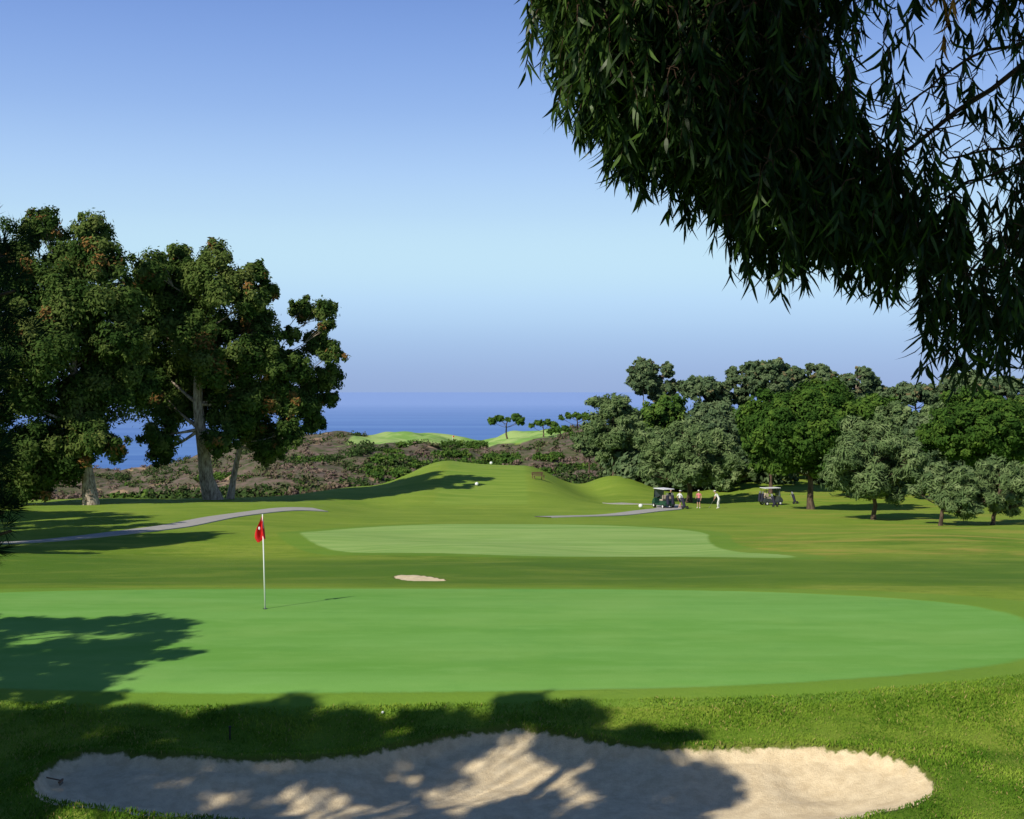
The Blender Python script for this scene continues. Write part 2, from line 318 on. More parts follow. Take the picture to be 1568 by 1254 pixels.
# ------------------------------------------------------------------ left eucalyptus
A=[(60,338,28),(128,348,30),(30,385,40),(95,395,42),(160,395,34),(50,450,50),(120,465,52),(180,455,34),(20,520,50),(80,530,55),(150,540,52),(192,520,34),(30,600,50),(95,610,52),(160,600,46),(196,585,28),(150,665,34),(180,680,20),(60,680,45),(20,690,45),(100,700,34),(110,655,38),(10,740,34),(60,735,26)]
Bt=[(275,395,28),(325,392,26),(245,415,30),(222,440,26),(275,445,42),(345,435,38),(228,490,40),(300,500,46),(370,490,38),(222,550,42),(290,560,46),(350,550,42),(395,545,32),(240,610,40),(300,615,30),(360,615,42),(400,600,34),(258,665,26),(255,692,16),(385,660,32),(400,695,20),(350,670,22),(396,422,20),(415,445,14),(392,460,24),(410,510,22),(420,560,24)]
Ct=[(458,470,20),(490,472,19),(504,500,12),(512,540,18),(480,520,22),(450,510,14),(495,575,22),(455,560,26),(430,600,28),(470,620,26),(498,608,16),(450,655,24),(478,650,16),(425,680,18),(432,550,24),(470,590,20),(450,610,24)]
tree('eucalyptus_tree',(140-784)/F*106,106,survey(A,106,3.2,1.12),.55,1400,.21,M['euc'],M['bark'],.4,deadp=.03,droop=1.0)
tree('eucalyptus_tree',(328-784)/F*118,118,survey(Bt,118,3.6,1.12),.72,1400,.22,M['euc'],M['bark'],.4,deadp=.06,droop=1.0,lean=(-.6,0))
tree('eucalyptus_tree',(350-784)/F*119,119.5,survey(Ct,120,2.6,1.08),.3,1500,.21,M['euc'],M['bark'],.4,deadp=.08,droop=1.0)
# ------------------------------------------------------------------ right trees
def rt(name,px,top,bot,w,d,leaf,kind='round',dens=700,ls=.2,bark='barkd',aspect=.5,np_=14,tr=None,bx=None,**kw):
    k=F/d; cx=(px-784)/k; zt=(598-top)/k; zb=(598-bot)/k; W=w/k/2; Hh=(zt-zb)/2; cz=(zt+zb)/2
    P=[]; op=kind=='open'
    for i in range(np_):
        th=2.399*i+rng.uniform(-.3,.3); q=1-2*(i+.5)/np_; s=math.sqrt(1-q*q)*rng.uniform(.75,1.08); r=min(W,Hh*1.3)*(rng.uniform(.18,.33) if op else rng.uniform(.26,.5))
        if op: s*=rng.uniform(.6,1.2); q*=rng.uniform(.75,1.15)
        if kind=='flat': q=abs(q)*.9
        P.append((cx+s*math.cos(th)*(W-r*.8),d+s*math.sin(th)*(W-r*.8),cz+q*(Hh-r*.7)+rng.uniform(-.12,.12)*Hh,r))
    if kind=='round': P.append((cx,d,cz,min(W,Hh)*.6))
    bxx=cx if bx is None else (bx-784)/k
    return tree(name,bxx,d,P,tr or max(.16,W*.055),dens,ls,M[leaf],M[bark],aspect,**kw)
rt('broadleaf_tree',1242,590,726,204,118,'broad',np_=28,dens=1200,ls=.21,tr=.32)
rt('broadleaf_tree',1500,600,715,160,124,'broad',np_=20,dens=1000,ls=.22)
rt('pine_tree',1338,645,768,160,96,'pine','open',np_=28,dens=1500,ls=.26,aspect=.2,sub=.42,lf=.6,tr=.2)
rt('pine_tree',1465,712,790,124,88,'pine','open',np_=22,dens=1700,ls=.25,aspect=.2,sub=.42,bx=1440)
rt('pine_tree',1540,702,785,129,89,'pine','open',np_=22,dens=1700,ls=.25,aspect=.2,sub=.42,bx=1518)
rt('pine_tree',1055,650,740,165,140,'pine','open',np_=34,dens=1200,ls=.3,aspect=.25,sub=.42)
rt('pine_tree',940,597,700,100,170,'pine','open',np_=26,dens=900,ls=.34,aspect=.25,sub=.42)
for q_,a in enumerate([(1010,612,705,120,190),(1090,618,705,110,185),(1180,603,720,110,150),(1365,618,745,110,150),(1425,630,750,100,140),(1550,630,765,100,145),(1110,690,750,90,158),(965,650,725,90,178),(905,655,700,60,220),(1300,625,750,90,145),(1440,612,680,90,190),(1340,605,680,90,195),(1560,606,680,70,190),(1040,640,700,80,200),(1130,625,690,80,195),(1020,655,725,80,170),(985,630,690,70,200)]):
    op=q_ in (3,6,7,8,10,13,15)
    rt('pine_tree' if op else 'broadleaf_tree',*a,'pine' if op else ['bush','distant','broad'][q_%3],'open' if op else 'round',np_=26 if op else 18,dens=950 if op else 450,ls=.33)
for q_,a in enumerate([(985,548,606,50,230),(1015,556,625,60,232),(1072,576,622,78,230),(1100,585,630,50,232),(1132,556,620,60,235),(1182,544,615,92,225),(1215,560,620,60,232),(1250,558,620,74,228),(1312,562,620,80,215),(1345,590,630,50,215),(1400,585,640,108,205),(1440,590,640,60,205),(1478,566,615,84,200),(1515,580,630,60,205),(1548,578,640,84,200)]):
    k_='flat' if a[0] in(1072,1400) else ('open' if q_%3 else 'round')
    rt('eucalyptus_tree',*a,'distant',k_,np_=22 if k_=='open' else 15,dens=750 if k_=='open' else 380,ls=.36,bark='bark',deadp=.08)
for a in [(779,633,656,66,350),(832,641,662,46,345),(884,629,652,56,320),(858,652,668,40,335)]:
    rt('umbrella_pine_tree',*a,'bush','flat',np_=9,dens=350,ls=.45)
mb=MB(); P=[]
for i in range(420):
    d=rng.uniform(162,235); bb=rng.uniform(.085,.46); xx=bb*d; r=rng.uniform(1.2,3.2); P.append((xx,d,hz(xx,d)+r*.7,r))
puff_leaves(mb,P,100,.5,.5,mi=0); mb.obj('shrub_thicket',[M['distant']],())
N=4400; D=rng.uniform(128,396,N); XX=rng.uniform(-.43,.14,N)*D; Zh=height(XX,D); ok=(D>np.interp(XX,YCX,np.array(YCY)+4))&(sdpoly(XX,D,FAR)>1); RR=rng.uniform(.35,1.2,N)
cl=vn(XX,D,16,21)+.6*vn(XX,D,6,22); RR=RR*(1+.9*np.clip(cl,0,.5)*2)
mb=MB()
for i in np.nonzero(ok)[0]: puff_leaves(mb,[(XX[i],D[i],Zh[i]+RR[i]*.3,RR[i])],48,.28,.6,mi=0,flat=.8,tvar=.12,tmean=float(np.clip(.52-cl[i]*1.1,.12,.8)),deadp=.04)
mb.obj('chaparral',[M['chap']],())
BL=[(590,705,260,4),(620,712,250,3),(712,685,325,4.2),(868,712,250,3.6),(290,740,190,3),(545,737,205,2.6),(560,730,215,2.6),(240,752,150,1.6),(190,755,140,1.8),(420,752,160,1.8),(480,700,290,3),(660,708,265,3),(820,715,240,3),(380,745,180,2.2),(690,700,290,3),(770,700,280,3)]
for _ in range(20): BL.append((rng.uniform(190,930),0,rng.uniform(205,325),rng.uniform(1.5,3.2)))
for (px,py,d,r) in BL:
    xx=(px-784)/F*d
    if d<float(np.interp(xx,YCX,YCY))-8: continue
    mb=MB(); g=hz(xx,d); P=[(xx+rng.uniform(-1,1)*r*1.2,d+rng.uniform(-1,1)*r,g+r*.2,r*rng.uniform(.4,.65)) for _ in range(8)]
    puff_leaves(mb,P,130,.32,.5,mi=0,flat=.75); mb.obj('bush',[M['bush']],())
# ------------------------------------------------------------------ trees standing left of the view (crowns laid out over their shade)
SX,SY=.832,.973
def crown(x0,x1,y0,y1,step,r,H,inside,gaps,spread=1.0):
    out=[]
    for a in np.arange(x0,x1,step):
        for c in np.arange(y0,y1,step):
            u=a+rng.uniform(-.3,.3)*step; v=c+rng.uniform(-.3,.3)*step
            if not inside(u,v) or any(((u-g[0])/(g[2]+r*.55))**2+((v-g[1])/(g[3]+r*.75))**2<1 for g in gaps): continue
            h=H+rng.uniform(-1,1)*spread; out.append((u-SX*h,v-SY*h,-5.35+h,r*rng.uniform(.85,1.2)))
    return out
def in1(u,v):
    top=np.interp(u,[-11,-6,-4.6,-3.4,-2.6,-1.9,-1.2,-.4,.6,1.6,2.4,3.0],[20.0,20.15,20.5,20.45,20.0,19.6,20.1,20.5,20.45,20.1,19.5,18.9])
    rt_=np.interp(v,[14,15.5,16.5,17.5,18.6,20],[1.2,1.8,2.4,2.8,2.7,2.0])
    return v<top and u<rt_
gaps=[(-3.1,16.7,.8,.22),(-4.7,15.85,.9,.15),(-1.35,17.1,.6,.25),(-.5,17.9,.55,.35),(0.0,18.5,.4,.25),(.75,17.3,.3,.15),(-1.8,20.5,.35,.25)]
sp=crown(-11,3,13.6,20.8,.68,.52,12.5,in1,gaps,1.3)
tree('eucalyptus_tree',-13.5,2.5,sp,.3,2400,.1,M['euc'],M['bark'],.5,stems=2,sub=.42,reach=.8,limbk=.3)
def in2(u,v):
    r_=np.interp(v,[20.5,21.5,22.3,22.9,23.6,24.6,25.4,26.2,27],[-6.6,-6.4,-6.1,-7.1,-5.9,-6.1,-7.2,-6.6,-7.2]); return u<r_
g2_=[(-8.4,25.1,1.3,.15),(-6.2,22.9,.5,.1),(-10,20.7,1.5,.05),(-11.5,24.4,.4,.1)]
sp=crown(-15,-5.5,20.8,27.1,.74,.52,8.5,in2,g2_,1.2)
tree('eucalyptus_tree',-17.5,17.5,sp,.28,2300,.1,M['euc'],M['bark'],.5,sub=.42,reach=.85,limbk=.35)
for (xx,d,hh) in [(-32,55,13),(-31,60,12),(-35,66,14),(-39,74,14),(-44,84,15)]:
    g=hz(xx,d); P=[(xx+rng.uniform(-3.5,2.5),d+rng.uniform(-4,4),g+rng.uniform(.35,1)*hh,rng.uniform(1.3,2.0)) for _ in range(18)]
    tree('eucalyptus_tree',xx,d,P,.4,350,.28,M['euc'],M['bark'],.45)
# ------------------------------------------------------------------ near pine at left
mb=MB(); g=hz(-7,9.6); mb.tube([(-7,9.6,g-.2),(-6.9,9.6,-1.5),(-6.7,9.7,1),(-6.8,9.6,4)],[.3,.24,.17,.05],0,10,.1)
def tuft(mb,c,d,n=60,L=.19,mi=1):
    v=unit(n)*.75+np.array(d); v/=np.linalg.norm(v,axis=1)[:,None]; l=L*rng.uniform(.7,1.2,n)
    mb.leaves(np.array(c)+v*(l/2)[:,None],np.cross(v,unit(n)),l/2,rng.random(n)*.9,.035,mi,dirs=v)
for zt in np.linspace(-1.1,1.1,19):
    yy=9.6+rng.uniform(-.8,.9); ex=-4.16*yy/9.9+rng.uniform(-.06,.2)*(.2 if abs(zt+.75)<.12 else 1); z0=zt-.2+rng.uniform(-.3,.1)
    e=np.array([ex,yy,zt]); s=np.array([-6.8,9.6,z0-.1]); m=(s+e)/2+[0,0,-.25]
    tt=np.linspace(0,1,7)[:,None]; q=(1-tt)**2*s+2*tt*(1-tt)*m+tt*tt*e; mb.tube(q,np.linspace(.05,.012,7),0,5)
    for k in range(30):
        t=rng.uniform(.35,1)**.7; c=(1-t)**2*s+2*t*(1-t)*m+t*t*e+rng.normal(size=3)*[.1,.2,.16]; tuft(mb,c,(.35,0,.25))
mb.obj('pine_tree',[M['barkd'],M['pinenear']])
# ------------------------------------------------------------------ overhanging eucalyptus (trunk right of the view)
mb=MB(); g=hz(6.4,4.6)
mb.tube([(6.4,4.6,g-.3),(6.3,4.7,-1.5),(5.9,4.8,1),(5.2,4.8,3.2),(4.2,4.6,5),(3.2,4.2,6.5)],[.5,.4,.34,.28,.2,.08],0,12,.12)
CR=[(.2,2.6,5.2,1.5),(1.8,3.3,5.5,1.7),(3.4,4.0,5.8,1.8),(4.8,5.4,5.2,1.7),(3.6,6.6,5.0,1.6),(2.2,6.0,4.7,1.4),(1.2,4.6,4.3,1.2),(5.2,3,5,1.6),(.2,4.2,4.6,1.0),(5,7.4,4.4,1.4),(-1.1,2.4,5.5,1.2),(-.6,1.4,6.0,1.4),(-2.2,1.0,6.6,1.1),(.8,1.8,6.0,1.5),(-.4,3.3,5.0,.7)]  # unseen crown; last clumps added to shade the hanging leaves
for (a,c,z,r) in CR:
    s=np.array([5.2,4.8,3.2]); e=np.array([a,c,z]); m=(s+e)/2+[0,0,.5]; tt=np.linspace(0,1,6)[:,None]
    mb.tube((1-tt)**2*s+2*tt*(1-tt)*m+tt*tt*e,np.linspace(.12,.03,6),0,6)
puff_leaves(mb,CR,2000,.13,.3,sub=.4,droop=.3,reach=.85)
BX=[.27,.36,.45,.54,.71,.82,.99,1.10,1.19,1.36,1.50,1.60,1.73,1.91,2.08,2.24,2.39,2.47,2.58,2.76,2.90,3.3]
BZ=[2.10,1.88,1.66,1.47,1.31,1.29,1.23,1.26,.99,.97,.79,.68,.75,.80,.71,.77,.50,.25,.09,.18,.3,.3]
def hang(mb,x0,y0,z0,L,nl,dead=False,th=None):
    th=rng.uniform(0,2*np.pi) if th is None else th
    dh=np.array([math.cos(th),math.sin(th)*.7,0]); n_=7; t=np.linspace(0,1,n_)
    p=np.array([x0,y0,z0])+dh*(L*.38*np.sqrt(t))[:,None]*1.0+np.array([0,0,-1])*(L*t**1.6)[:,None]
    p+=np.cumsum(rng.normal(size=(n_,3))*.006,axis=0)
    mb.tube(p,np.linspace(.0045,.0012,n_),2,4)
    tl=rng.uniform(.12,1,nl)**.8; idx=tl*(n_-1); i0=np.clip(idx.astype(int),0,n_-2); f=(idx-i0)[:,None]; c=p[i0]*(1-f)+p[i0+1]*f
    d=np.stack([rng.normal(0,.34,nl),rng.normal(0,.34,nl),-rng.uniform(.6,1.2,nl)],1); d/=np.linalg.norm(d,axis=1)[:,None]
    side=np.cross(d,rng.normal(size=(nl,3))); side/=np.linalg.norm(side,axis=1)[:,None]; cur=np.cross(d,side)
    Lf=rng.uniform(.09,.165,nl)[:,None]; w=rng.uniform(.0075,.0125,nl)[:,None]; bend=rng.normal(0,.35,nl)[:,None]; b2=rng.normal(0,.25,nl)[:,None]
    rows=[]
    for (s_,ww) in ((0,.15),(.18,.8),(.45,1.0),(.75,.6),(1,.04)):
        cc=c+d*Lf*s_+side*Lf*bend*s_*s_+cur*Lf*b2*s_*s_
        rows.append(cc-cur*w*ww); rows.append(cc+cur*w*ww)
    V=np.stack(rows,1); k=np.arange(nl)[:,None]*10
    Fq=np.concatenate([k+np.array([2*q,2*q+1,2*q+3,2*q+2])[None] for q in range(4)],0)
    tint=np.clip(rng.normal(.40,.25,nl)+.2*(x0<.7),0,.93)  # leaves on the left tinted lighter to look sunlit
    if dead: tint=np.where(rng.random(nl)<.75,.99,tint)
    mb.add(V,Fq,1,np.tile(tint,4))
ex=lambda tx,tz,cx,cz,rx,rz:((tx-cx)/rx)**2+((tz-cz)/rz)**2
def prob(tx,tz):
    p=1.0
    if ex(tx,tz,2.22,1.8,.26,.48)<1: p=.05
    if ex(tx,tz,2.62,1.38,.5,.24)<1: p=.06
    if ex(tx,tz,2.72,1.85,.4,.36)<1: p=min(p,.14)
    if ex(tx,tz,2.82,.85,.28,.18)<1: p=.25
    if tx>2.3 and tz<.65: p=.6
    if tx>1.95 and tz>2.1: p=min(p,.4)
    return p
cnt=0; tries=0
while cnt<2250 and tries<60000:
    tries+=1
    tx=rng.uniform(.25,3.3); zl=np.interp(tx,BX,BZ)+.07*math.sin(tx*23)+.05*math.sin(tx*41+1)-.04; tz=zl+.05+rng.random()**1.35*(2.9-zl)
    L=rng.uniform(.22,.46); p=min(prob(tx,tz),prob(tx,tz+L*.5),prob(tx,tz+L*.9),prob(tx+.08,tz+.1),prob(tx-.08,tz+.1))
    if rng.random()>p: continue
    deep=(tz>zl+.25 and p==1 and rng.random()<.4)
    hang(mb,tx-rng.normal()*.05,rng.uniform(7.6,8.3) if deep else rng.uniform(6.4,7.6),tz+L*.85,L,int(rng.uniform(17,29))if p>.4 else int(rng.uniform(8,16)),dead=((ex(tx,tz,2.47,2.1,.12,.2)<1) or (ex(tx,tz,2.75,1.0,.15,.15)<1)) and rng.random()<.8); cnt+=1
for pts,r in [([(4.8,5.6,3.4),(3.6,6.6,2.9),(2.4,7,2.6),(1.4,7,2.25),(.7,7,2.1),(.4,7,2.0)],.05),([(4.6,5.6,2.8),(3.4,6.6,2.2),(2.6,7,1.6),(2.1,7.1,1.25),(1.6,7,1.05),(1.2,7,1.0)],.022),
    ([(4.6,5.8,1.9),(3.6,6.6,1.3),(2.9,7,1.32),(2.5,7,1.2),(2.2,7,1.1)],.016),([(4.6,5.8,1.7),(3.4,6.8,1.5),(2.9,7,1.45),(2.45,7.1,1.35),(2.3,7,1.5)],.014),
    ([(4.6,5.8,1.4),(3.4,6.8,1.1),(2.9,7,1.0),(2.6,7,.85),(2.5,7,.5)],.016),([(4.4,5.8,2.6),(3.2,6.8,2.1),(2.6,7,1.95),(2.25,7,1.7),(2.0,7,1.5)],.014),([(3.4,6.6,2.2),(2.7,7,2.2),(2.4,7,2.3)],.01),([(4.4,5.8,1.2),(3.1,6.9,.9),(2.8,7,.6),(2.6,7,.3)],.012)]:
    P=np.array(pts); L=np.linspace(0,1,len(P)); t=np.linspace(0,1,22); q=np.stack([np.interp(t,L,P[:,i_]) for i_ in range(3)],1); q[1:-1]=(q[:-2]+q[1:-1]*2+q[2:])/4; q[1:]+=np.cumsum(rng.normal(size=(21,3))*.012,axis=0)
    mb.tube(q,np.linspace(r,.004,22),2,6)
    for i_ in range(6,22,1):
        a=q[i_]; v=unit(1)[0]*[1,.6,.8]; e=a+v*rng.uniform(.2,.5); m=(a+e)/2+unit(1)[0]*.06
        tt=np.linspace(0,1,6)[:,None]; qq=(1-tt)**2*a+2*tt*(1-tt)*m+tt*tt*e; mb.tube(qq,np.linspace(.005,.0015,6),2,4)
        if rng.random()<.3: hang(mb,e[0],e[1],e[2],.2,7)
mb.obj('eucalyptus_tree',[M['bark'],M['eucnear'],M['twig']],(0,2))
# ------------------------------------------------------------------ grass blades
N=190000; gx=rng.uniform(-8.5,9,N); gy=rng.uniform(14.2,21.6,N)
k=(np.minimum(sdpoly(gx,gy,BUNK),sdgreen(gx,gy)-.5)>.0); gx,gy=gx[k],gy[k]; gz=height(gx,gy); N=len(gx)
hh=rng.uniform(.018,.036,N)*(1+.9*vn(gx,gy,.6,3)); near=sdpoly(gx,gy,BUNK)<.12; hh=np.where(near,hh*1.2,hh)
up=np.stack([rng.normal(0,.5,N),rng.normal(0,.5,N),np.ones(N)],1)
mb=MB(); t=np.clip(.45+vn(gx,gy,.9,8)*1.0+vn(gx,gy,.35,13)*.6+vn(gx,gy,4,9)*.7+rng.normal(0,.2,N),0,.93); t[rng.random(N)<.05]=.99
mb.leaves(np.stack([gx,gy,gz+hh*.8],1),np.cross(up,unit(N))+np.array([-.3,-.3,.4]),hh,t,.2,0,dirs=up); mb.obj('grass',[M['blade']],())
# ------------------------------------------------------------------ generic small object helpers
import bmesh
from mathutils import Matrix
def empty(name,loc,rot=0):
    e=bpy.data.objects.new(name,None); bpy.context.scene.collection.objects.link(e); e.location=loc; e.rotation_euler=(0,0,rot); e.empty_display_size=.2; return e
def part(name,parent,bm,mat,bevel=0,smooth=False):
    me=bpy.data.meshes.new(name)
    if bevel: bmesh.ops.bevel(bm,geom=bm.edges[:],offset=bevel,segments=2,affect='EDGES')
    bm.to_mesh(me); bm.free(); me.materials.append(mat)
    if smooth:
        for p in me.polygons: p.use_smooth=True
    o=bpy.data.objects.new(name,me); bpy.context.scene.collection.objects.link(o); o.parent=parent; return o
def boxbm(c,s):
    bm=bmesh.new(); bmesh.ops.create_cube(bm,size=1)
    for v in bm.verts: v.co=Vector((v.co.x*s[0]+c[0],v.co.y*s[1]+c[1],v.co.z*s[2]+c[2]))
    return bm
def extr(prof,x0,x1):
    bm=bmesh.new(); a=[bm.verts.new((x0,p[0],p[1])) for p in prof]; c=[bm.verts.new((x1,p[0],p[1])) for p in prof]
    bm.faces.new(a); bm.faces.new(c[::-1]); n_=len(a)
    for i_ in range(n_): bm.faces.new((a[i_],c[i_],c[(i_+1)%n_],a[(i_+1)%n_]))
    bmesh.ops.recalc_face_normals(bm,faces=bm.faces[:]); return bm
def cyl(a,c,r,r2=None,seg=14):
    a,c=Vector(a),Vector(c); bm=bmesh.new(); bmesh.ops.create_cone(bm,cap_ends=True,segments=seg,radius1=r,radius2=r if r2 is None else r2,depth=(c-a).length)
    q=(c-a).to_track_quat('Z','Y'); bmesh.ops.transform(bm,matrix=Matrix.Translation((a+c)/2)@q.to_matrix().to_4x4(),verts=bm.verts[:]); return bm
def sph(c,r,sc=(1,1,1),sub=3):
    bm=bmesh.new(); bmesh.ops.create_icosphere(bm,subdivisions=sub,radius=r)
    for v in bm.verts: v.co=Vector((v.co.x*sc[0]+c[0],v.co.y*sc[1]+c[1],v.co.z*sc[2]+c[2]))
    return bm
white=simple('white_paint',(.8,.8,.78),.4,.4,.04); red=simple('red_cloth',(.62,.02,.02),.6,.2,.12,30); black=simple('black_rubber',(.02,.02,.02),.6,.3)
dgreen=simple('cart_green_paint',(.02,.07,.045),.25,.5,.1); steel=simple('brushed_metal',(.5,.5,.5),.35,.5,.1,20,.8); tan=simple('beige_vinyl',(.5,.42,.32),.5,.3,.1)
wood=simple('bench_wood',(.2,.12,.07),.8,.2,.3); skin=simple('skin',(.5,.3,.2),.5,.3,.08); dark=simple('dark_fabric',(.03,.03,.05),.8,.1); pink=simple('pink_fabric',(.65,.2,.22),.8,.1)
whitec=simple('white_fabric',(.75,.75,.73),.8,.1,.06); hair=simple('brown_hair',(.06,.03,.02),.6,.3); glass=simple('tinted_windshield',(.1,.13,.14),.1,.5)
fx,fy=(406-784)/F*27.8,27.8; fz=hz(fx,fy)
E=empty('golf_flag',(fx,fy,fz)); E.rotation_euler=(0,-.028,0)
part('flagstick',E,cyl((0,0,-.1),(0,0,2.13),.017,.012),white,smooth=True)
bm=bmesh.new(); nu,nv=14,22; vs=[]
for a in range(nv+1):
    v=a/nv; w=.04+.20*math.sin(min(1,v*1.2)*math.pi/2)**1.3*(1 if v<.85 else 1-(v-.85)*1.6)
    for c in range(nu+1):
        u=c/nu; vs.append(bm.verts.new((-w*u*.8+.05*v*(1-u)+.03*math.sin(u*3),.045*math.sin(u*10+v*3)*(.3+v),2.11-.55*v-.04*u*u+.03*math.sin(u*6)*v)))
for a in range(nv):
    for c in range(nu): q=a*(nu+1)+c; bm.faces.new((vs[q],vs[q+1],vs[q+nu+2],vs[q+nu+1]))
part('flag_cloth',E,bm,red,smooth=True)
part('emblem',E,sph((-.07,-.055,1.82),.03,(.7,.35,1.2)),white,smooth=True)
part('cup',E,cyl((0,0,-.02),(0,0,.006),.054),black)
def on(nm,px,d,r,mat=white):
    xx=(px-784)/F*d; o=part(nm,None,sph((0,0,0),r,(1,1,1),3),mat,smooth=True); o.location=(xx,d,hz(xx,d)+r*.9+.01); return o
on('golf_ball',586,19.85,.022)
for px,d in [(730,134),(752,163),(981,118)]:
    xx=(px-784)/F*d; T=empty('tee_marker',(xx,d,hz(xx,d)))
    part('ball',T,sph((0,0,.24),.2),white,smooth=True); part('stake',T,cyl((0,0,-.1),(0,0,.1),.04),black)
xx,d=(92-784)/F*17.35,17.35; T=empty('bunker_rake',(xx,d,hz(xx,d)+.05),.0)
part('handle',T,cyl((-.62,.10,.12),(.0,.0,.03),.009),wood); part('head',T,boxbm((.01,0,.02),(.025,.15,.025)),wood)
for q in range(5): part('tine_%d'%q,T,cyl((.01,-.06+.03*q,.01),(.02,-.06+.03*q,-.03),.004,seg=6),black)
xx,d=(352-784)/F*18.9,18.9; T=empty('marker_stake',(xx,d,hz(xx,d))); part('stake',T,cyl((0,0,-.05),(0,0,.2),.013),black); part('cap',T,cyl((0,0,.2),(0,0,.215),.022),black)
xx,d=3.0,141; T=empty('park_bench',(xx,d,hz(xx,d)),.5)
for q in range(3): part('seat_%d'%q,T,boxbm((0,-.2+.15*q,.45),(1.5,.12,.05)),wood)
for q in range(2): part('backrest_%d'%q,T,boxbm((0,.24,.62+.17*q),(1.5,.04,.13)),wood)
for q,sx in enumerate((-.62,.62)): part('leg_%d'%q,T,boxbm((sx,-.18,.2),(.08,.08,.44)),wood); part('back_leg_%d'%q,T,boxbm((sx,.3,.38),(.08,.06,.85)),wood)
def cart(px,d,rot,body,bagc):
    xx=(px-784)/F*d; T=empty('golf_cart',(xx,d,hz(xx,d)),rot)
    part('chassis',T,boxbm((0,0,.36),(1.12,2.25,.16)),body,.03)
    part('front_cowl',T,extr([(.72,.3),(1.2,.3),(1.24,.55),(1.1,.78),(.82,.98),(.7,.98)],-.56,.56),body,.03)
    part('rear_body',T,extr([(-1.18,.32),(-.1,.32),(-.1,.62),(-.2,.72),(-.95,.76),(-1.2,.6)],-.57,.57),body,.03)
    part('seat',T,boxbm((0,-.3,.8),(1.05,.5,.14)),tan,.04); part('backrest',T,boxbm((0,-.6,1.1),(1.05,.1,.42)),tan,.04)
    part('roof',T,boxbm((0,-.05,1.86),(1.22,1.95,.07)),white,.03)
    for q,(a,c,e) in enumerate([(-.52,.95,.8),(.52,.95,.8),(-.52,-.75,-.9),(.52,-.75,-.9)]): part('post_%d'%q,T,cyl((a,c,.7),(a,e,1.84),.022),black)
    part('windshield',T,extr([(.94,.98),(.955,.98),(.83,1.82),(.815,1.82)],-.5,.5),glass)
    part('steering_wheel',T,cyl((-.25,.42,1.02),(-.25,.45,1.06),.17),black); part('steering_column',T,cyl((-.25,.75,.8),(-.25,.43,1.03),.02),black)
    for q,(a,c) in enumerate([(-.5,.85),(.5,.85),(-.5,-.78),(.5,-.78)]):
        part('wheel_%d'%q,T,cyl((a-.1,c,.23),(a+.1,c,.23),.23,seg=22),black,.02); part('hub_%d'%q,T,cyl((a-.11,c,.23),(a+.11,c,.23),.11),white)
    for q,a in enumerate((-.28,.28)):
        part('bag_%d'%q,T,cyl((a,-1.25,.45),(a,-1.15,1.3),.13,.15),dark if q else bagc)
        for w in range(5): part('club_%d_%d'%(q,w),T,cyl((a+.05*math.cos(w*1.3),-1.15+.05*math.sin(w*1.3),1.2),(a+.09*math.cos(w*1.3),-1.12+.09*math.sin(w*1.3),1.5),.012,.03),steel)
    return T
cart(1016,119,math.radians(25),dgreen,dark); cart(1180,134,math.radians(-70),simple('dark_cart_paint',(.05,.06,.06),.3,.5),dark)
def pushcart(px,d):
    xx=(px-784)/F*d; T=empty('golf_bag_trolley',(xx,d,hz(xx,d)),.7)
    part('bag',T,cyl((0,.05,.2),(.12,.45,1.0),.13,.16),dark)
    for q,a in enumerate((-.32,.32)): part('wheel_%d'%q,T,cyl((a-.02,0,.15),(a+.02,0,.15),.15,seg=20),black)
    part('axle',T,cyl((-.32,0,.15),(.32,0,.15),.015),steel); part('handle',T,cyl((0,0,.2),(.15,.8,1.0),.015),steel); part('grip',T,cyl((-.05,.8,1.0),(.35,.8,1.0),.02),black)
    for w in range(6): part('club_%d'%w,T,cyl((.12+.06*math.cos(w),.45+.05*math.sin(w),.95),(.15+.1*math.cos(w),.58+.08*math.sin(w),1.25),.012,.03),steel)
pushcart(1049,117); pushcart(1187,126); pushcart(1218,136)
